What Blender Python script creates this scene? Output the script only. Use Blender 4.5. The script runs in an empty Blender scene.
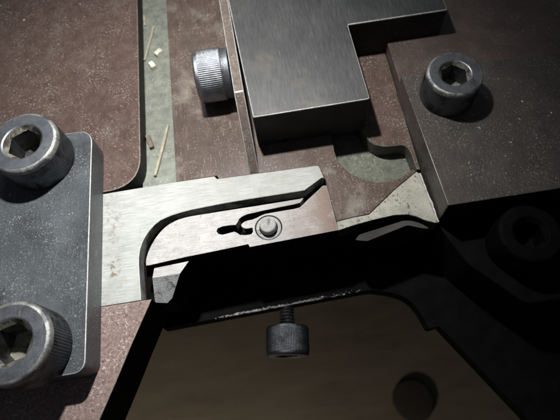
import bpy, bmesh, math, random
from mathutils import Vector, Matrix
from mathutils.geometry import tessellate_polygon
R = math.radians
random.seed(7)
S = bpy.context.scene
C = S.collection

# ------------------------------------------------------------------ camera
TILT, ROLL, DIST = R(24.4), R(8.8), 9.2
f_ = Vector((0, math.sin(TILT), -math.cos(TILT)))
u_ = Vector((0, math.cos(TILT), math.sin(TILT)))
r_ = Vector((1, 0, 0))
cr = math.cos(ROLL) * r_ - math.sin(ROLL) * u_
cu = math.sin(ROLL) * r_ + math.cos(ROLL) * u_
cam_d = bpy.data.cameras.new('camera')
cam = bpy.data.objects.new('camera', cam_d)
C.objects.link(cam)
M = Matrix((cr, cu, -f_)).transposed().to_4x4()
M.translation = -DIST * f_
cam.matrix_world = M
cam_d.sensor_width = 36
cam_d.lens = 460 / 560 * 36
cam_d.clip_start = 0.1
cam_d.clip_end = 200
cam_d.dof.use_dof = True
cam_d.dof.focus_distance = 8.6
cam_d.dof.aperture_fstop = 0.27
S.camera = cam

# ------------------------------------------------------------------ light: one hand lamp behind and above, added fill lamps
W = bpy.data.worlds.new('World')
S.world = W
W.use_nodes = True
bg = W.node_tree.nodes['Background']
bg.inputs[0].default_value = (0.8, 0.85, 1.0, 1)
bg.inputs[1].default_value = 0.06

def lamp(name, kind, loc, target, energy, color, **kw):
    d = bpy.data.lights.new(name, kind)
    o = bpy.data.objects.new(name, d)
    C.objects.link(o)
    o.location = loc
    o.rotation_euler = (Vector(target) - Vector(loc)).to_track_quat('-Z', 'Y').to_euler()
    d.energy = energy
    d.color = color
    for k, v in kw.items():
        setattr(d, k, v)
    return o

lamp('torch', 'SPOT', (-0.8, 4.0, 9.8), (-2.3, 1.1, 0), 7300, (1.0, 0.98, 0.95),
     spot_size=R(98), spot_blend=1.0, shadow_soft_size=0.25)
lamp('torch_core', 'SPOT', (-0.8, 4.0, 9.8), (-3.7, -1.1, 0), 4000, (0.97, 0.99, 1.0), spot_size=R(40), spot_blend=1.0, shadow_soft_size=0.25)
lamp('fill_lamp', 'AREA', (-3.0, 13, 11), (-2, 2, 0), 260, (1.0, 0.93, 0.86), shape='RECTANGLE', size=4.0, size_y=2.0)  # unseen fill added behind for the upper right and block gloss

lamp('floor_fill_lamp', 'AREA', (-7, -13, -3.5), (-6.4, -12.2, -9), 1900, (1.0, 0.86, 0.68), shape='RECTANGLE', size=3.0, size_y=2.0)  # unseen lamp added below the machine to brighten the floor

S.view_settings.view_transform = 'Standard'
S.view_settings.look = 'None'
S.view_settings.exposure = 0
S.view_settings.gamma = 1

# ------------------------------------------------------------------ materials
def mat(name, dark, light, scale=6.0, rough=0.5, metal=0.0, bump=0.15, speck=None, speck_amt=0.5,
        speck_scale=45, stretch=(1, 1, 1), stain=None, stain_scale=1.2, stain_lo=0.5, stain_hi=0.62,
        fine=60, spec=0.5, brush=0.0, brush_stretch=(30, 1.0, 1), xstain=None, xspeck=None, sth=(0.545, 0.64), scratch=None, scratch_amt=0.6, fine_amt=0.35, coat=0.0):
    m = bpy.data.materials.new(name)
    m.use_nodes = True
    nt = m.node_tree
    N, L = nt.nodes, nt.links
    b = N['Principled BSDF']
    tc = N.new('ShaderNodeTexCoord')
    geo = N.new('ShaderNodeNewGeometry')
    mp = N.new('ShaderNodeMapping'); mp.inputs['Scale'].default_value = stretch
    L.new(geo.outputs['Position'], mp.inputs[0])

    def noise(sc, det=6, ro=0.6, vec=None, dist=0.0):
        n = N.new('ShaderNodeTexNoise')
        n.inputs['Scale'].default_value = sc; n.inputs['Detail'].default_value = det
        n.inputs['Roughness'].default_value = ro; n.inputs['Distortion'].default_value = dist
        L.new(vec or mp.outputs[0], n.inputs['Vector'])
        return n.outputs['Fac']

    def rng(v, lo, hi, a=0.0, c=1.0):
        n = N.new('ShaderNodeMapRange')
        n.inputs[1].default_value = lo; n.inputs[2].default_value = hi
        n.inputs[3].default_value = a; n.inputs[4].default_value = c
        L.new(v, n.inputs[0])
        return n.outputs[0]

    def mix(fac, a, c):
        n = N.new('ShaderNodeMix'); n.data_type = 'RGBA'
        L.new(fac, n.inputs['Factor'])
        for v, s in ((a, n.inputs['A']), (c, n.inputs['B'])):
            if isinstance(v, tuple): s.default_value = (*v, 1)
            else: L.new(v, s)
        return n.outputs['Result']

    def mul(a, c):
        n = N.new('ShaderNodeMath'); n.operation = 'MULTIPLY'
        for v, s in ((a, n.inputs[0]), (c, n.inputs[1])):
            if isinstance(v, float): s.default_value = v
            else: L.new(v, s)
        return n.outputs[0]

    def band(v, x0, x1, soft):      # a dirty stretch of the piece along its length
        sp = N.new('ShaderNodeSeparateXYZ'); L.new(geo.outputs['Position'], sp.inputs[0])
        return mul(mul(v, rng(sp.outputs[0], x0 - soft, x0 + soft)), rng(sp.outputs[0], x1 - soft, x1 + soft, 1.0, 0.0))

    n1 = noise(scale)
    col = mix(rng(n1, 0.36, 0.66), dark, light)
    nf = noise(fine, 4, 0.7)
    col = mix(rng(nf, 0.35, 0.7, 0.0, fine_amt), col, tuple(min(1, x * 1.7) for x in light))
    if brush:
        mb = N.new('ShaderNodeMapping'); mb.inputs['Scale'].default_value = brush_stretch
        L.new(geo.outputs['Position'], mb.inputs[0])
        nb = noise(2.0, 5, 0.65, mb.outputs[0])
        col = mix(rng(nb, 0.38, 0.68, 0.0, brush), col, tuple(x * 0.45 for x in dark))
    if stain:
        ns = noise(stain_scale, 8, 0.68, None, 0.4)
        sf = rng(ns, stain_lo, stain_hi)
        if xstain: sf = band(sf, *xstain)
        col = mix(sf, col, stain)
    if speck:
        v = N.new('ShaderNodeTexNoise'); v.inputs['Scale'].default_value = speck_scale
        v.inputs['Detail'].default_value = 4; v.inputs['Distortion'].default_value = 0.5
        L.new(mp.outputs[0], v.inputs['Vector'])
        big = noise(1.7, 4, 0.6)
        s1 = rng(v.outputs['Fac'], *sth)
        if xspeck: s1 = band(s1, *xspeck)
        col = mix(mul(mul(s1, rng(big, 0.40, 0.60, 0.12, 1.0)), float(speck_amt)), col, speck)
    if scratch:
        for ang, st in ((18, 1.0), (-37, 0.8), (74, 0.7)):
            ms = N.new('ShaderNodeMapping'); ms.inputs['Rotation'].default_value = (0, 0, R(ang))
            ms.inputs['Scale'].default_value = (34, 2.2, 6)
            L.new(geo.outputs['Position'], ms.inputs[0])
            sv = noise(1.0, 2, 0.5, ms.outputs[0])
            col = mix(rng(sv, 0.69, 0.74, 0, scratch_amt * st), col, scratch)
    L.new(col, b.inputs['Base Color'])
    b.inputs['Metallic'].default_value = metal
    b.inputs['Coat Weight'].default_value = coat
    b.inputs['Coat Roughness'].default_value = 0.32
    b.inputs['Specular IOR Level'].default_value = spec
    L.new(rng(nf, 0.3, 0.7, max(0.05, rough - 0.1), min(1, rough + 0.12)), b.inputs['Roughness'])
    bp = N.new('ShaderNodeBump'); bp.inputs['Strength'].default_value = bump
    bp.inputs['Distance'].default_value = 0.03
    L.new(nf, bp.inputs['Height'])
    L.new(bp.outputs[0], b.inputs['Normal'])
    return m

BROWN = mat('oxidised_brown_steel', (0.066, 0.038, 0.030), (0.128, 0.082, 0.066), 4, 0.42, 0.0, 1.0,
            speck=(0.52, 0.48, 0.43), speck_amt=0.85, speck_scale=27, sth=(0.575, 0.66), stain=(0.17, 0.135, 0.11), stain_scale=1.3,
            stain_lo=0.55, stain_hi=0.72, scratch=(0.34, 0.29, 0.25), fine=46, coat=0.35)
DIEBROWN = mat('stained_die_steel', (0.06, 0.036, 0.027), (0.12, 0.081, 0.064), 3, 0.40, 0.0, 0.8,
               speck=(0.46, 0.42, 0.37), speck_amt=0.7, speck_scale=29, sth=(0.585, 0.67), stain=(0.23, 0.205, 0.17), stain_scale=1.0,
               stain_lo=0.53, stain_hi=0.67, scratch=(0.36, 0.31, 0.26), fine=46, coat=0.35, brush=0.45, brush_stretch=(16, 1.0, 1))
PINK = mat('worn_brown_steel', (0.15, 0.098, 0.085), (0.31, 0.225, 0.20), 14, 0.5, 0.0, 0.9,
           speck=(0.62, 0.57, 0.56), speck_amt=0.8, speck_scale=22, stain=(0.05, 0.03, 0.028), stain_scale=9, stain_lo=0.60, stain_hi=0.68)
GREEN = mat('greenish_steel', (0.10, 0.112, 0.092), (0.20, 0.215, 0.18), 5, 0.45, 0.0, 0.25,
            speck=(0.45, 0.46, 0.40), speck_amt=0.5, speck_scale=30)
POCKET = mat('dusty_green_steel', (0.06, 0.068, 0.05), (0.14, 0.15, 0.115), 9, 0.6, 0.0, 0.5,
             speck=(0.40, 0.40, 0.34), speck_amt=0.7, speck_scale=30)
BUSH = mat('turned_pin_steel', (0.30, 0.30, 0.29), (0.45, 0.45, 0.44), 7, 0.5, 0.2, 0.6, stain=(0.16, 0.15, 0.13), stain_scale=6, stain_lo=0.55, stain_hi=0.66)
LEDGE = mat('dull_ledge_steel', (0.010, 0.010, 0.009), (0.040, 0.039, 0.036), 1.8, 0.35, 0.2, 0.5)
WORN = mat('worn_bright_edge', (0.20, 0.205, 0.20), (0.42, 0.425, 0.41), 9, 0.4, 0.2, 0.3)
BLOCKSIDE = mat('shaded_block_side', (0.014, 0.014, 0.014), (0.034, 0.033, 0.031), 2, 0.5, 0.0, 0.4, spec=0.2, speck=(0.16, 0.15, 0.14), speck_amt=0.6, speck_scale=11, sth=(0.64, 0.72), brush=0.4, brush_stretch=(2, 2, 16))  # shade of the block's side faces put into a darker colour
RUBBED = mat('rubbed_brown_edge', (0.11, 0.09, 0.075), (0.26, 0.225, 0.19), 9, 0.4, 0.1, 0.3)
SLOTWALL = mat('grey_slot_wall', (0.13, 0.132, 0.125), (0.28, 0.28, 0.265), 5, 0.45, 0.1, 0.5, stain=(0.012, 0.011, 0.010), stain_scale=2.0, stain_lo=0.45, stain_hi=0.65)
SHADESIDE = mat('shaded_black_side', (0.0090, 0.0085, 0.0080), (0.0225, 0.0210, 0.0190), 6, 0.6, 0.0, 0.4, spec=0.2)  # dark colour stands in for shade on sides turned from the lamp
STRIP = mat('ground_pale_steel', (0.29, 0.30, 0.285), (0.40, 0.41, 0.39), 1.6, 0.56, 0.12, 0.18, brush=0.55, brush_stretch=(1.2, 30, 1),
            speck=(0.17, 0.13, 0.08), speck_amt=1.0, speck_scale=9, xspeck=(-3.50, -3.22, 0.14), sth=(0.50, 0.58),
            stain=(0.25, 0.26, 0.23), stain_scale=0.9, stain_lo=0.45, stain_hi=0.65, xstain=(-1.0, 4, 1.2), scratch=(0.17, 0.16, 0.14), scratch_amt=0.4)
CUTTER = mat('ground_stained_steel', (0.29, 0.285, 0.275), (0.42, 0.41, 0.40), 3, 0.56, 0.12, 0.2, brush=0.55, brush_stretch=(1.5, 26, 1),
             stain=(0.16, 0.105, 0.08), stain_scale=1.7, stain_lo=0.28, stain_hi=0.52, xstain=(0.40, 4, 0.6), speck=(0.16, 0.12, 0.09),
             speck_amt=0.8, speck_scale=16, sth=(0.60, 0.68), scratch=(0.15, 0.13, 0.11), scratch_amt=0.55)
FACET = mat('pitted_pale_steel', (0.38, 0.375, 0.32), (0.6, 0.59, 0.51), 3, 0.34, 0.4, 0.8,
            speck=(0.10, 0.085, 0.045), speck_amt=0.9, speck_scale=20, sth=(0.585, 0.64), scratch=(0.62, 0.6, 0.52), scratch_amt=0.5)
CLAMP = mat('blued_clamp_steel', (0.036, 0.042, 0.048), (0.080, 0.090, 0.098), 0.9, 0.40, 0.25, 0.8,
            speck=(0.28, 0.30, 0.31), speck_amt=0.8, speck_scale=32, sth=(0.57, 0.66), fine=46, fine_amt=0.35, scratch=(0.20, 0.215, 0.22), scratch_amt=0.5,
            stain=(0.028, 0.030, 0.033), stain_scale=0.8, stain_lo=0.50, stain_hi=0.68, coat=0.25)
BLOCK = mat('brushed_dark_steel', (0.0360, 0.0382, 0.0403), (0.0634, 0.0655, 0.0670), 1.6, 0.40, 0.1, 0.25, brush=0.75,
            brush_stretch=(17, 1.2, 4), stain=(0.12, 0.10, 0.07), stain_scale=0.5, stain_lo=0.62, stain_hi=0.80, scratch=(0.2, 0.2, 0.19), scratch_amt=0.35)
SHIM = mat('brown_shim_steel', (0.0600, 0.0448, 0.0360), (0.1200, 0.0944, 0.0784), 7, 0.5, 0.1, 0.3,
           speck=(0.45, 0.42, 0.38), speck_amt=0.4, speck_scale=30)
COVER = mat('dark_cover_steel', (0.036, 0.029, 0.026), (0.070, 0.058, 0.051), 2.0, 0.42, 0.1, 0.7,
            speck=(0.30, 0.29, 0.26), speck_amt=0.6, speck_scale=28, sth=(0.575, 0.66), scratch=(0.15, 0.14, 0.125), fine=46, coat=0.3, brush=0.3, brush_stretch=(14, 1, 1))
REAR = mat('dark_brown_steel', (0.052, 0.034, 0.029), (0.095, 0.068, 0.058), 2.4, 0.42, 0.0, 0.7,
           speck=(0.28, 0.25, 0.22), speck_amt=0.5, speck_scale=28, sth=(0.58, 0.66), scratch=(0.16, 0.13, 0.11), fine=46, coat=0.3)
SCREW = mat('blued_screw_steel', (0.0936, 0.1044, 0.1224), (0.1728, 0.1836, 0.2016), 4, 0.40, 0.75, 0.18, scratch=(0.5, 0.5, 0.5), scratch_amt=0.5, stain=(0.09, 0.085, 0.075), stain_scale=2.2, stain_lo=0.52, stain_hi=0.68)
KNURLB = mat('lit_knurl', (0.14, 0.152, 0.17), (0.28, 0.295, 0.32), 3, 0.36, 0.85, 0.3, stain=(0.10, 0.10, 0.09), stain_scale=2.6, stain_lo=0.52, stain_hi=0.68)  # lighter knurl copy, light on the side screw put into its colour
KNURLD = mat('dark_knurl', (0.035, 0.038, 0.043), (0.08, 0.085, 0.093), 3, 0.36, 0.9, 0.3, stain=(0.02, 0.02, 0.02), stain_scale=2.6, stain_lo=0.5, stain_hi=0.66)  # darker knurl tone for the screw at the mouth
RIM = mat('rubbed_screw_rim', (0.11, 0.115, 0.115), (0.30, 0.30, 0.28), 6, 0.34, 0.5, 0.3, stain=(0.08, 0.085, 0.09), stain_scale=3, stain_lo=0.48, stain_hi=0.6)
KNURL = mat('black_oxide_knurl', (0.0750, 0.0810, 0.0900), (0.1650, 0.1740, 0.1875), 3, 0.38, 0.9, 0.4, stain=(0.03, 0.028, 0.025), stain_scale=2.6, stain_lo=0.47, stain_hi=0.62)
SOCKET = mat('greasy_socket_steel', (0.09, 0.085, 0.065), (0.28, 0.27, 0.225), 6, 0.33, 0.6, 0.6, stain=(0.05, 0.045, 0.04), stain_scale=3.2, stain_lo=0.48, stain_hi=0.58)
BLACK = mat('shade_black_body', (0.003, 0.003, 0.003), (0.006, 0.006, 0.006), 3, 0.8, 0.0, 0.3, spec=0.03)  # near-black colour stands in for the shade around the mouth
EDGE = mat('bare_edge_glint', (0.16, 0.16, 0.16), (0.5, 0.5, 0.5), 6, 0.35, 0.4, 0.8)
PINM = mat('pale_pin_steel', (0.22, 0.225, 0.23), (0.38, 0.385, 0.39), 6, 0.42, 0.3, 0.9, stain=(0.12, 0.11, 0.10), stain_scale=5, stain_lo=0.52, stain_hi=0.66)
CHIP = mat('brass_chip', (0.28, 0.26, 0.19), (0.44, 0.41, 0.31), 9, 0.35, 0.3, 0.2)
CHIPW = mat('pale_chip', (0.45, 0.43, 0.33), (0.65, 0.63, 0.52), 9, 0.4, 0.1, 0.2)
DULL = mat('dull_brown_chip', (0.10, 0.075, 0.055), (0.20, 0.16, 0.12), 9, 0.5, 0.0, 0.2)
FLOORM = mat('brown_bench', (0.072, 0.061, 0.045), (0.092, 0.079, 0.059), 0.3, 0.6, 0.0, 0.02, stain=(0.12, 0.105, 0.08),
             stain_scale=0.16, stain_lo=0.45, stain_hi=0.75, stretch=(0.5, 1.6, 1), speck=(0.15, 0.13, 0.10), speck_amt=0.25, speck_scale=0.6, fine=1)
DARKS = mat('shade_black_screw', (0.002, 0.002, 0.002), (0.004, 0.004, 0.004), 4, 0.7, 0.0, 0.2, spec=0.04)  # screw colour darkened to paint in its shade
DISCM = mat('disc_black', (0.018, 0.016, 0.013), (0.026, 0.023, 0.019), 3, 0.7, 0, 0.1, spec=0.2)

# ------------------------------------------------------------------ mesh helpers
def finish(name, bm, m, parent=None, angle=32, origin=None, flat=False):
    bmesh.ops.recalc_face_normals(bm, faces=bm.faces)
    if origin is not None:
        bmesh.ops.translate(bm, verts=bm.verts, vec=-Vector(origin))
    me = bpy.data.meshes.new(name)
    bm.to_mesh(me); bm.free()
    for p in me.polygons: p.use_smooth = True
    me.set_sharp_from_angle(angle=R(angle))
    if flat:
        for p in me.polygons:
            if p.area > 0.05: p.use_smooth = False
    me.materials.append(m)
    o = bpy.data.objects.new(name, me)
    C.objects.link(o)
    if origin is not None: o.location = origin
    if parent: o.parent = parent
    return o

def tag(o, label, cat, group=None):
    o['label'] = label; o['category'] = cat
    if group: o['group'] = group
    return o

def thing(name, label, cat, loc=(0, 0, 0), group=None):
    o = bpy.data.objects.new(name, None)
    C.objects.link(o); o.location = loc; o.empty_display_size = 0.2
    return tag(o, label, cat, group)

def rounded(pts, rad, seg=6):
    """round each corner of a closed outline (rad: number or list)"""
    out = []
    n = len(pts)
    for i, p in enumerate(pts):
        r0 = rad[i] if isinstance(rad, (list, tuple)) else rad
        p = Vector(p)
        if r0 <= 0: out.append(tuple(p)); continue
        a = (Vector(pts[i - 1]) - p); c = (Vector(pts[(i + 1) % n]) - p)
        d = min(r0, a.length * .48, c.length * .48)
        A = p + a.normalized() * d; B = p + c.normalized() * d
        for k in range(seg + 1):
            t = k / seg
            out.append(tuple((1 - t) ** 2 * A + 2 * t * (1 - t) * p + t * t * B))
    return out

def chaikin(pts, it=2):
    for _ in range(it):
        q = [pts[0]]
        for a, b in zip(pts[:-1], pts[1:]):
            q.append((a[0] * .75 + b[0] * .25, a[1] * .75 + b[1] * .25))
            q.append((a[0] * .25 + b[0] * .75, a[1] * .25 + b[1] * .75))
        q.append(pts[-1]); pts = q
    return pts

def slab_bm(loops, z0, z1, bevel=0.015, tilt=None):
    """flat piece: outer outline plus holes, from z0 up to z1, top edges bevelled"""
    bm = bmesh.new()
    loops = [[p for i, p in enumerate(l) if (Vector(p) - Vector(l[i - 1])).length > 1e-4] for l in loops]
    zf = tilt or (lambda x, y: 0.0)
    tops = [[bm.verts.new((x, y, z1 + zf(x, y))) for x, y in l] for l in loops]
    bots = [[bm.verts.new((x, y, z0)) for x, y in l] for l in loops]
    flat = [v for l in tops for v in l]; flatb = [v for l in bots for v in l]
    tris = tessellate_polygon([[Vector((x, y, 0)) for x, y in l] for l in loops])
    for t in tris:
        try:
            bm.faces.new([flat[i] for i in t]); bm.faces.new([flatb[i] for i in reversed(t)])
        except ValueError: pass
    for T, B in zip(tops, bots):
        n = len(T)
        for i in range(n):
            j = (i + 1) % n
            bm.faces.new((T[i], T[j], B[j], B[i]))
    bmesh.ops.recalc_face_normals(bm, faces=bm.faces)
    if tilt is None:
        bmesh.ops.dissolve_limit(bm, angle_limit=R(0.5), verts=[], edges=[e for e in bm.edges if len(e.link_faces) == 2
            and abs(e.link_faces[0].normal.z) > .9 and abs(e.link_faces[1].normal.z) > .9], use_dissolve_boundaries=False)
    if bevel:
        ed = [e for e in bm.edges if len(e.link_faces) == 2 and
              sum(1 for f in e.link_faces if f.normal.z > .8) == 1 and max(v.co.z for v in e.verts) > (z0 + z1) / 2]
        bmesh.ops.bevel(bm, geom=ed, offset=bevel, segments=2, affect='EDGES', profile=0.5, clamp_overlap=True)
    return bm

def slab(name, loops, z0, z1, m, bevel=0.015, parent=None, tilt=None, origin=None, side=None, edge=None, front=None):
    if not isinstance(loops[0][0], (tuple, list, Vector)): loops = [loops]
    if origin is None and parent is None:
        xs = [p[0] for p in loops[0]]; ys = [p[1] for p in loops[0]]
        origin = ((min(xs) + max(xs)) / 2, (min(ys) + max(ys)) / 2, z0)
    o = finish(name, slab_bm(loops, z0, z1, bevel, tilt), m, parent, origin=origin, flat=True)
    if side:                        # sides get a darker colour that paints in their shade
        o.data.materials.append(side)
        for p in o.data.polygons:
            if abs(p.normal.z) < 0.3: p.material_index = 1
    if front:                       # only the face towards the mouth gets its shade painted in
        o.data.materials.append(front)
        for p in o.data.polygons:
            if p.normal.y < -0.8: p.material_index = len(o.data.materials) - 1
    if edge:                        # bevels rubbed bright
        o.data.materials.append(edge)
        for p in o.data.polygons:
            if 0.25 < p.normal.z < 0.97 and p.area < 1: p.material_index = len(o.data.materials) - 1
    return o

def rings_bm(rings, close_ends=True):
    bm = bmesh.new()
    vs = [[bm.verts.new(p) for p in r] for r in rings]
    n = len(vs[0])
    for a, b in zip(vs[:-1], vs[1:]):
        for i in range(n):
            bm.faces.new((a[i], a[(i + 1) % n], b[(i + 1) % n], b[i]))
    if close_ends:
        bm.faces.new(vs[0]); bm.faces.new(vs[-1])
    return bm

def circ(r, z, n=72, cx=0, cy=0, rot=0):
    return [(cx + r * math.cos(rot + 2 * math.pi * i / n), cy + r * math.sin(rot + 2 * math.pi * i / n), z) for i in range(n)]

def xform(bm, mtx):
    bmesh.ops.transform(bm, matrix=mtx, verts=bm.verts); return bm

# ------------------------------------------------------------------ the socket head screw (one maker, several sizes)
def socket_screw(label, loc, d, rot=None, hexrot=0.2, group=None, shank=None, collar=0.0, h=None, mats=None):
    """base of head at loc; head grows along local +Z"""
    t = thing('socket_screw', label, 'screw', loc, group)
    if rot: t.rotation_euler = rot
    r = d / 2; h = h or 0.67 * d
    ms, mk, mh = mats or (SCREW, KNURL, SOCKET)
    teeth = 84; n = teeth * 4
    def kn(rr, z, k):
        out = []
        for i in range(n):
            q = rr * (1 - k * (0.0, 0.5, 1.0, 0.5)[i % 4])
            a = 2 * math.pi * i / n
            out.append((q * math.cos(a), q * math.sin(a), z))
        return out
    zc = collar * h
    rings = []
    if collar:
        rings += [kn(r * .93, 0, 0), kn(r * .95, 0.02, 0), kn(r * .95, zc - 0.02, 0), kn(r * .985, zc, 0.0), kn(r, zc + 0.02, .028)]
    else:
        rings += [kn(r * .96, 0, 0), kn(r * .985, 0.025, .0), kn(r, 0.05, .028)]
    rings += [kn(r, h - 0.10 * d, .028), kn(r * .985, h - 0.085 * d, 0.005)]
    kb = rings_bm(rings, False)
    finish('knurled_side', kb, mk, t, angle=50)
    n2 = 96
    ri = d * 0.275
    hx = d * 0.213
    def hexr(z, s=1.0):
        out = []
        for i in range(n2):
            a = 2 * math.pi * i / n2
            q = ((a - hexrot) % (math.pi / 3)) - math.pi / 6
            rr = hx * s / math.cos(q)
            out.append((rr * math.cos(a), rr * math.sin(a), z))
        return out
    top = [circ(r * .984, h - .0849 * d, n2), circ(r * .982, h - .045 * d, n2), circ(r * .968, h - .022 * d, n2),
           circ(r * .925, h - .004 * d, n2), circ(r * .885, h, n2), circ(ri + 0.02 * d, h, n2), circ(ri, h - .012 * d, n2)]
    finish('head', rings_bm(top[4:], False), ms, t, angle=24)
    finish('rim', rings_bm(top[:5], False), mk if mats else RIM, t, angle=50)
    sk = [circ(ri, h - .012 * d, n2), hexr(h - .065 * d, 1.04), hexr(h - .075 * d, 1.0), hexr(h - .43 * d, 1.0)]
    sb = rings_bm(sk, False)
    o = finish('hex_socket', sb, mh, t, angle=30)
    o.data.materials.append(mk)
    for p in o.data.polygons:
        if p.center.z < h - .077 * d: p.material_index = 1  # socket walls darker than the floor, their shade put into the colour
    fb = rings_bm([hexr(h - .428 * d, .995), hexr(h - .435 * d, .93), circ(.03 * d, h - .50 * d, n2)], False)
    finish('socket_floor', fb, mh, t, angle=30)
    if shank:
        rr = []
        L0, sr = shank
        k = 0; z = 0.0
        while z > -L0:
            rr.append(circ(sr * (1.0 if k % 2 else .86), z, 32)); z -= 0.035; k += 1
        finish('threaded_shank', rings_bm(rr), mk, t, angle=20)
    return t

# ------------------------------------------------------------------ setting
fl = slab('floor', [(-40, -40), (40, -40), (40, 40), (-40, 40)], -9.3, -9.0, FLOORM, 0)
fl['kind'] = 'structure'

# machine body under everything, its shade put into black: front wall and a lower shelf with the open mouth
tb = thing('machine_body', 'machine body, shade in its black colour, with an open mouth below the bright cutter plate', 'machine body', (0, 0, -2))
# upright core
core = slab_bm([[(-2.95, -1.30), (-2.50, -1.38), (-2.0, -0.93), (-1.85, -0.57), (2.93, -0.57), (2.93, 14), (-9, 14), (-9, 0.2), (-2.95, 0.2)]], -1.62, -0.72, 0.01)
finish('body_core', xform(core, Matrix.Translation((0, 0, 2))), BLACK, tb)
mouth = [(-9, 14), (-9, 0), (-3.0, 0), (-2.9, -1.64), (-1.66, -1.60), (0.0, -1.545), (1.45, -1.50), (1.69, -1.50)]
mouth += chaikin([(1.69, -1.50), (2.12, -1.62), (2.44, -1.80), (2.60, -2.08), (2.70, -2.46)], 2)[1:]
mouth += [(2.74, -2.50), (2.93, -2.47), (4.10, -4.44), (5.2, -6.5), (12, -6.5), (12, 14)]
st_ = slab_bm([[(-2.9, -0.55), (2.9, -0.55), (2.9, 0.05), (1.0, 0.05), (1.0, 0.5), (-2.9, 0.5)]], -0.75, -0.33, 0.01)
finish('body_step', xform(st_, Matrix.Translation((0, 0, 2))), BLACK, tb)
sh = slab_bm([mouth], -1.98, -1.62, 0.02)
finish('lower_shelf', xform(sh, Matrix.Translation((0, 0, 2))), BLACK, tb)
# ragged worn strip along the shelf's front edge, its glint put into pale flakes
bm = bmesh.new()
random.seed(3)
for i in range(620):
    x = random.triangular(-1.78, 1.75, -0.9) if i % 3 else random.choice((-1.6, -1.35, -1.0, -0.72, -0.3, 0.0, 0.35)) + random.gauss(0, .09)
    if not -1.78 < x < 1.44: continue
    yf = -1.545 + 0.0331 * x
    w = random.uniform(.004, .016) * random.choice((1, 1, 2)); l = random.uniform(.01, .05) * random.choice((.25, .3, .4, .6, 1, 1.6))
    y0 = yf + abs(random.gauss(0, .020)) - .004
    p = [bm.verts.new((x, y0, .381)), bm.verts.new((x + l, y0 + random.uniform(-.004, .004), .381)),
         bm.verts.new((x + l * random.uniform(.5, 1), y0 + w, .387)), bm.verts.new((x + l * .1, y0 + w * .7, .390))]
    bm.faces.new(p)
    z = bm.verts.new((x + l / 2, y0 - .006, .372)); bm.faces.new((p[1], p[0], z))
finish('worn_edge_glint', bm, EDGE, tb)['kind'] = 'stuff'
# stepped shoulder, shade put into its black, in front of the cover plate
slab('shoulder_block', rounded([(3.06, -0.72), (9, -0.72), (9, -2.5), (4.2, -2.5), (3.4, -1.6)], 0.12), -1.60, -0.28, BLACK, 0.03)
tag(bpy.data.objects['shoulder_block'], 'shoulder with deep shadow in its colour in front of the dark cover plate', 'block')
socket_screw('socket screw with deep shadow in its colour at the right', (4.36, -1.40, -0.28), 1.12, hexrot=.5, group='socket head screws', mats=(DARKS, DARKS, DARKS))

# ------------------------------------------------------------------ base plates
op = rounded([(-12, 1.03), (-2.80, 1.03), (-2.84, 14), (-12, 14)], [0, .75, 0, 0], 10)
bp = slab('base_plate', op, -0.62, 0.0, BROWN, 0.016, side=SHADESIDE, edge=RUBBED)
tag(bp, 'brown oxidised plate with rounded corner behind the grey clamp plate', 'plate')

arm = [(-9, -1.41), (-2.635, -1.405), (-3.02, -2.18), (-3.30, -2.78), (-3.60, -3.39), (-4.45, -5.1), (-9, -5.1)]
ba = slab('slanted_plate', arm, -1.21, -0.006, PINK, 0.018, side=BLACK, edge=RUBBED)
tag(ba, 'speckled pinkish brown arm with slanted edge below the bright strip', 'plate')

rail = slab('guide_rail', [(-2.90, 0.6), (-2.10, 0.6), (-2.16, 14), (-2.90, 14)], -0.70, -0.44, GREEN, 0)
tag(rail, 'narrow greenish grey rail sunk in the groove holding small chips', 'rail')

# die plate: brown, with the round pocket cut out
pc, pr = Vector((2.25, 1.20)), 0.925
arc = []
for k in range(0, 29):
    a = R(172 + (318 - 172) * k / 28)
    arc.append((pc.x + pr * math.cos(a), pc.y + pr * math.sin(a)))
die = [(-2.105, 14), (-2.06, 1.02), (-1.20, 1.02), (-1.165, .935), (0.945, 0.895), (1.02, 0.52), (1.016, 0.40), (1.066, -0.585)]
die[-1] = (1.066, -0.41)
die += [(1.40, -0.375), (1.72, -0.365), (2.33, 0.075), (2.87, 0.41)]
die += list(reversed([p for p in arc if p[0] < 2.86])) + [(1.32, 1.9), (1.9, 2.3), (1.9, 14)]
dp = slab('die_plate', die, -0.715, -0.035, DIEBROWN, 0.012, side=SHADESIDE)
tag(dp, 'brown stained die plate running under the block to the round pocket', 'plate')
pf = slab('pocket_floor', [(1.0, 0.0), (2.99, 0.0), (2.99, 2.2), (1.0, 2.2)], -0.418, -0.40, POCKET, 0)
tag(pf, 'dusty grey green floor of the round pocket in front of the block', 'pocket floor')
ins = [(1.93, 6.0), (1.93, 1.9)] + chaikin([(1.97, 1.62), (2.03, 1.40), (2.12, 1.20), (2.28, 1.10), (2.45, 1.06), (2.62, 1.055), (2.74, 1.05), (2.83, 0.99), (2.868, 0.84), (2.878, 0.60), (2.884, 0.43)], 2) + [(2.95, 0.42), (2.97, 6.0)]
di = slab('die_insert', ins, -0.398, 0.0, BROWN, 0.014, side=COVER, edge=POCKET)
tag(di, 'brown insert with curled front edge between the block and the right screw', 'insert')
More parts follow.
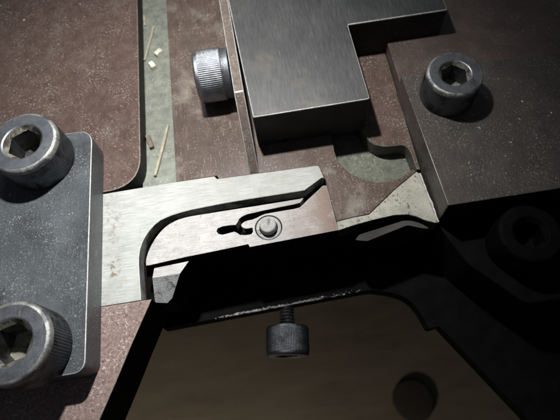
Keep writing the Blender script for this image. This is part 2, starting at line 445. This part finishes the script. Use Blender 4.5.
# pale ground facet, falling slightly to the front
fac = [(1.067, -0.607), (1.42, -0.545), (1.80, -0.50), (2.20, -0.47), (2.47, -0.50), (2.62, -0.57), (2.74, -0.66), (2.93, -0.76), (3.00, -0.76),
       (2.955, 0.30), (2.877, 0.40), (2.335, 0.065), (1.725, -0.375), (1.40, -0.385), (1.067, -0.42)]
gf = slab('ground_facet', fac, -0.41, -0.032, FACET, 0.015, side=SHADESIDE)
tag(gf, 'pale pitted triangular facet beside the foot of the dark cover plate', 'facet')
bm = bmesh.new()
random.seed(11)
rg = []
for k in range(15):
    t = k / 14
    x, y = 2.925 + .07 * t, 0.34 - 1.10 * t
    w = random.uniform(.014, .030) * (1.5 if 8 < k < 12 else 1); hh = random.uniform(.015, .035) * (2 if 8 < k < 12 else 1)
    rg.append([(x - w, y, -.04), (x - w * .5, y + .004, -.03 + hh * .8), (x + w * .5, y, -.03 + hh), (x + w, y, -.04)])
bu = finish('burr', rings_bm(rg), WORN, gf, angle=50)
bu.location = -gf.location
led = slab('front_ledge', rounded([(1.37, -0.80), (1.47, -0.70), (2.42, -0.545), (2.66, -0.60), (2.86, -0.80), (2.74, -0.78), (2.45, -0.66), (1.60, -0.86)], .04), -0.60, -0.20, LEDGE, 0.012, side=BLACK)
tag(led, 'small dull grey ledge just below the pale triangular facet', 'ledge')

# ------------------------------------------------------------------ bright L-shaped strip and the cutter with its grooves
slot_up = chaikin([(0.557, 0.348), (0.2, 0.346), (-0.938, 0.344), (-1.70, 0.310), (-1.96, 0.288), (-2.216, 0.242), (-2.477, 0.157),
                   (-2.701, -0.072), (-2.83, -0.321), (-2.868, -0.605), (-2.845, -1.10), (-2.83, -1.40)], 1)
strip = [(-5.2, 0.965), (-2.185, 1.003), (-1.25, 0.998), (-1.195, 0.925), (0.60, 0.885), (0.905, 0.878)]
strip += chaikin([(0.905, 0.878), (0.94, 0.86), (0.955, 0.80)], 1)[1:] + [(0.995, 0.56), (0.946, 0.575)] + slot_up + [(-5.2, -1.40)]
st = slab('feed_strip', strip, -0.30, 0.0, STRIP, 0.014, side=SLOTWALL, edge=WORN)
tag(st, 'bright steel strip bent like an L around the long dark slot', 'strip')

g2_low = chaikin([(0.935, 0.392), (0.76, 0.262), (0.537, 0.101), (0.45, 0.028), (0.373, -0.019), (-0.003, -0.022), (-0.25, -0.028), (-0.351, -0.036), (-0.533, -0.106),
                  (-0.707, -0.116), (-0.80, -0.165), (-0.812, -0.215), (-0.775, -0.262), (-0.715, -0.290), (-0.592, -0.285)], 1)
g2_fork = [(-0.59, -0.37), (-0.63, -0.418), (-0.74, -0.415), (-0.851, -0.397), (-0.90, -0.345), (-0.955, -0.307), (-1.10, -0.325), (-1.20, -0.333), (-1.28, -0.30),
           (-1.308, -0.24), (-1.275, -0.185), (-1.17, -0.160), (-1.0, -0.162), (-0.914, -0.172), (-0.87, -0.12), (-0.827, -0.050), (-0.76, -0.01), (-0.666, 0.018), (-0.45, 0.036), (-0.283, 0.048), (0.05, 0.066),
           (0.295, 0.077), (0.42, 0.092), (0.47, 0.135), (0.507, 0.190)]
lever_top = [(0.43, 0.182), (-0.267, 0.175), (-1.14, 0.174)] + chaikin([(-1.60, 0.172), (-1.90, 0.165), (-2.12, 0.125), (-2.34, 0.02), (-2.53, -0.180), (-2.666, -0.413),
             (-2.73, -0.60), (-2.73, -0.73)], 2)
front = chaikin([(-2.73, -0.73), (-2.64, -0.735), (-1.96, -0.68)], 0)[1:]
cut = [(-1.96, -0.682), (-1.30, -0.650), (-0.715, -0.617), (-0.69, -0.680), (0.2, -0.648), (1.062, -0.612), (1.012, 0.385)] + g2_low + g2_fork + lever_top + [(-2.64, -0.735)]
PC = (-0.275, -0.335)
hole = [(PC[0] + .270 * math.cos(2 * math.pi * i / 48), PC[1] + .262 * math.sin(2 * math.pi * i / 48)) for i in range(48)]
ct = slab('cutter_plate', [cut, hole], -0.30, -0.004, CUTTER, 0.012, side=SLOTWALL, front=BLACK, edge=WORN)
tag(ct, 'pale stained steel plate cut by a forked dark groove around a pin', 'plate')
tp = thing('dowel_pin', 'round steel pin standing in a ring in the cutter plate', 'pin', (PC[0], PC[1], -0.3))
finish('bushing', rings_bm([circ(.250, 0, 48), circ(.250, .275, 48), circ(.238, .288, 48), circ(.185, .288, 48), circ(.178, .2, 48)], False), BUSH, tp)
finish('pin', rings_bm([circ(.160, 0, 48), circ(.160, .41, 48), circ(.152, .432, 48), circ(.135, .445, 48), circ(.06, .45, 48)]), BUSH, tp)

# small guide block below the cutter plate
bm = bmesh.new()
A = [(-2.575, -0.80, -0.03), (-1.90, -0.765, -0.03), (-2.085, -0.985, -0.04), (-2.62, -0.985, -0.04)]
q = [bm.verts.new(p) for p in A]
B = [(-2.33, -1.36, -0.32), (-2.44, -1.43, -0.36), (-2.66, -1.40, -0.30)]
q2 = [bm.verts.new(p) for p in B]
lo = [bm.verts.new((v.co.x, v.co.y, -1.2)) for v in (q[0], q[1], q[2], *q2, q[3])]
bm.faces.new(q)
bm.faces.new((q[3], q[2], q2[0], q2[1], q2[2]))
ring = [q[0], q[1], q[2], *q2, q[3]]
for i in range(7):
    j = (i + 1) % 7
    bm.faces.new((ring[i], ring[j], lo[j], lo[i]))
bm.faces.new(lo)
bmesh.ops.triangulate(bm, faces=[f for f in bm.faces if len(f.verts) == 5])
bm.normal_update()
gb = finish('guide_block', bm, PINM, origin=(-2.4, -1.0, -1.2), angle=10, flat=True)
gb.data.materials.append(BLACK); gb.data.materials.append(CUTTER)
for p in gb.data.polygons:
    p.use_smooth = False
    if abs(p.normal.z) < 0.3: p.material_index = 1  # sides get their shade painted in as black
    if p.normal.z > 0.97: p.material_index = 2
tag(gb, 'small pale steel block with a sloped face at the end of the slot', 'block')

# ------------------------------------------------------------------ clamp plate with two screws
cl = slab('clamp_plate', rounded([(-9, -2.63), (-3.58, -2.63), (-3.60, 2.20), (-9, 2.20)], [0, .22, .34, 0], 8), 0.004, 0.60, CLAMP, 0.016, edge=WORN)
tag(cl, 'grey blue steel clamp plate with rounded corners under two big screws', 'clamp plate')
socket_screw('big socket screw at the back corner of the clamp plate', (-4.60, 1.61, 0.604), 1.35, h=0.73, hexrot=R(25), group='socket head screws')
socket_screw('big socket screw at the front corner of the clamp plate', (-4.45, -2.12, 0.604), 1.32, h=0.74, hexrot=R(14), group='socket head screws')

# ------------------------------------------------------------------ L block, shim, side screw
blk = rounded([(-0.245, 1.585), (2.065, 1.60), (2.03, 3.57), (4.17, 3.56), (4.17, 9.0), (-0.67, 9.0)], [.03, .05, .04, .05, 0, 0], 4)
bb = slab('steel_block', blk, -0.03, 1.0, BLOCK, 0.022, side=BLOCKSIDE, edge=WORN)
tag(bb, 'thick brushed dark steel L shaped block with shade painted on its front faces', 'block')
# shim: flat top at block height, then a slope down to the front
bm = bmesh.new()
prof = [(9.0, -0.03), (9.0, 0.99), (2.27, 0.99), (0.93, -0.03)]
sx = lambda y, side: -0.31 - (0.205 if side else 0) - 0.0312 * (y - .93)
va = [bm.verts.new((sx(y, 1), y, z)) for y, z in prof]
vb = [bm.verts.new((sx(y, 0), y, z)) for y, z in prof]
bm.faces.new(va); bm.faces.new(list(reversed(vb)))
for i in range(4):
    j = (i + 1) % 4
    bm.faces.new((va[i], vb[i], vb[j], va[j]))
bmesh.ops.bevel(bm, geom=list(bm.edges), offset=0.022, segments=2, affect='EDGES', profile=0.5)
bm.normal_update()
sm = finish('shim_plate', bm, SHIM, origin=(-0.5, 4, -0.03), flat=True)
sm.data.materials.append(WORN)
for p in sm.data.polygons:
    if (0.2 < abs(p.normal.x) < 0.97 and p.normal.z > 0.1) or (p.area < 0.02 and -0.5 < p.normal.y < -0.1 and p.normal.z > .8): p.material_index = 1
tag(sm, 'thin brown upright plate with sloped end against the block', 'plate')
socket_screw('knurled socket screw lying sideways against the thin brown plate', (-0.60, 3.17, 0.55), 1.12, rot=(0, R(-90), 0),
             hexrot=.3, group='socket head screws', collar=0.22, h=0.74, mats=(SCREW, KNURLB, SOCKET))

# ------------------------------------------------------------------ cover plate and rear plate
cv = rounded([(3.035, -0.70), (9, -0.70), (9, 2.20), (4.7, 2.375), (2.93, 2.36)], [.03, 0, 0, 0, .05], 3)
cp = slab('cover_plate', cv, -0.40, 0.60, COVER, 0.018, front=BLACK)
tag(cp, 'dark steel cover plate with a raised edge under the right screw', 'cover plate')
socket_screw('socket screw standing on the dark cover plate beside the block', (3.69, 1.69, 0.60), 1.08, h=0.67, hexrot=R(20), group='socket head screws')
rp = slab('rear_plate', [(2.98, 2.40), (12, 2.40), (12, 14), (2.98, 14)], -0.4, 0.30, REAR, 0.02)
tag(rp, 'dark brown plate behind the cover plate at the upper right', 'plate')

# ------------------------------------------------------------------ hanging screw at the mouth, dark disc far below
ts = socket_screw('black knurled screw sticking out below the machine mouth', (-0.235, -1.98, -1.80), 0.92, rot=(R(90), 0, R(-7)), group='socket head screws',
             shank=(0.5, 0.165), mats=(SCREW, KNURLD, KNURLD))
kb = thing('dark_disc', 'blurred dark round disc on the brown floor far below', 'knob', (3.5, -3.8, -9.0))
finish('disc_body', rings_bm([circ(.66, 0, 48), circ(.70, .04, 48), circ(.70, .1, 48), circ(.66, .14, 48), circ(.5, .16, 48), circ(.2, .165, 48)]), DISCM, kb)

# ------------------------------------------------------------------ chips in the groove
def chip(label, p0, p1, w, hgt, m, z=-0.44):
    a, b = Vector((*p0, 0)), Vector((*p1, 0))
    d = b - a; L = d.length
    bm = bmesh.new()
    n = 8
    rings = []
    for i in range(n + 1):
        t = i / n
        ww = w * (0.8 + 0.35 * random.random()) / 2
        bend = 0.008 * L * math.sin(t * math.pi)
        zz = hgt * (0.85 + .3 * random.random())
        x = (t - .5) * L
        rings.append([(x, -ww + bend, 0), (x, ww + bend, 0), (x + random.uniform(-.01, .01), ww * .8 + bend, zz), (x, -ww * .8 + bend, zz * .95)])
    o = finish('metal_chip', rings_bm(rings), m, angle=40)
    o.location = ((a.x + b.x) / 2, (a.y + b.y) / 2, z + 0.003)
    o.rotation_euler = (0, 0, math.atan2(d.y, d.x))
    tag(o, label, 'metal chip', 'metal chips lying in the groove')
    return o
chip('tiny upright chip at the far top of the groove', (-2.775, 6.40), (-2.755, 6.02), .065, .055, CHIP)
chip('thin slanted sliver above the two pale crumbs in the groove', (-2.533, 5.921), (-2.790, 4.847), .06, .05, CHIP)
chip('pale square crumb against the brown side of the groove', (-2.500, 4.93), (-2.350, 5.06), .15, .11, CHIPW)
chip('pale crumb just below left of the square crumb', (-2.640, 4.72), (-2.54, 4.52), .15, .09, CHIPW)
chip('long yellowish sliver lying near the bright strip', (-2.274, 2.766), (-2.616, 1.461), .07, .06, CHIP)
chip('short dull brown chip beside the long yellowish sliver', (-2.761, 2.549), (-2.664, 2.203), .10, .08, DULL)

# ------------------------------------------------------------------ fine metal dust on the worn faces (nobody could count it)
def dust(name, label, regions, m, size=(0.015, 0.05), seed=1):
    random.seed(seed)
    bm = bmesh.new()
    for (x0, y0, x1, y1, z, n) in regions:
        for _ in range(n):
            x, y = random.uniform(x0, x1), random.uniform(y0, y1)
            L = random.uniform(*size) * (1.6 if random.random() < .1 else 1)
            w = L * random.uniform(.25, .6); a = random.uniform(0, 6.3)
            c, s = math.cos(a), math.sin(a)
            hh = random.uniform(.006, .018)
            ps = [(-L / 2, -w / 2, 0), (L / 2, -w / 3, 0), (L * .1, w / 2, 0), (0, 0, hh)]
            v = [bm.verts.new((x + c * p - s * q, y + s * p + c * q, z + r)) for p, q, r in ps]
            for t in ((0, 1, 3), (1, 2, 3), (2, 0, 3), (2, 1, 0)): bm.faces.new([v[i] for i in t])
    o = finish(name, bm, m, angle=10)
    o['kind'] = 'stuff'; tag(o, label, 'metal dust')
DUSTM = mat('metal_dust', (0.30, 0.28, 0.25), (0.5, 0.47, 0.42), 9, 0.4, 0.3, 0.0)
dust('metal_dust', 'fine pale metal dust scattered over the brown plates and rail',
     [(-7.5, 2.3, -2.9, 8, 0.001, 900), (-2.0, 1.05, -0.65, 8, -0.034, 420), (-2.75, 1.1, -2.15, 7, -0.439, 90), (1.2, .0, 1.5, .6, -0.034, 20),
      (2.2, 1.2, 2.85, 2.6, 0.001, 70), (1.6, 0.45, 2.8, 1.0, -0.399, 70), (3.15, -.6, 5.6, 2.2, .601, 330), (4.0, 2.5, 7, 6, .301, 160),
      (-6.5, -2.5, -3.65, 2.1, .601, 250)], DUSTM, (0.012, 0.042), 5)
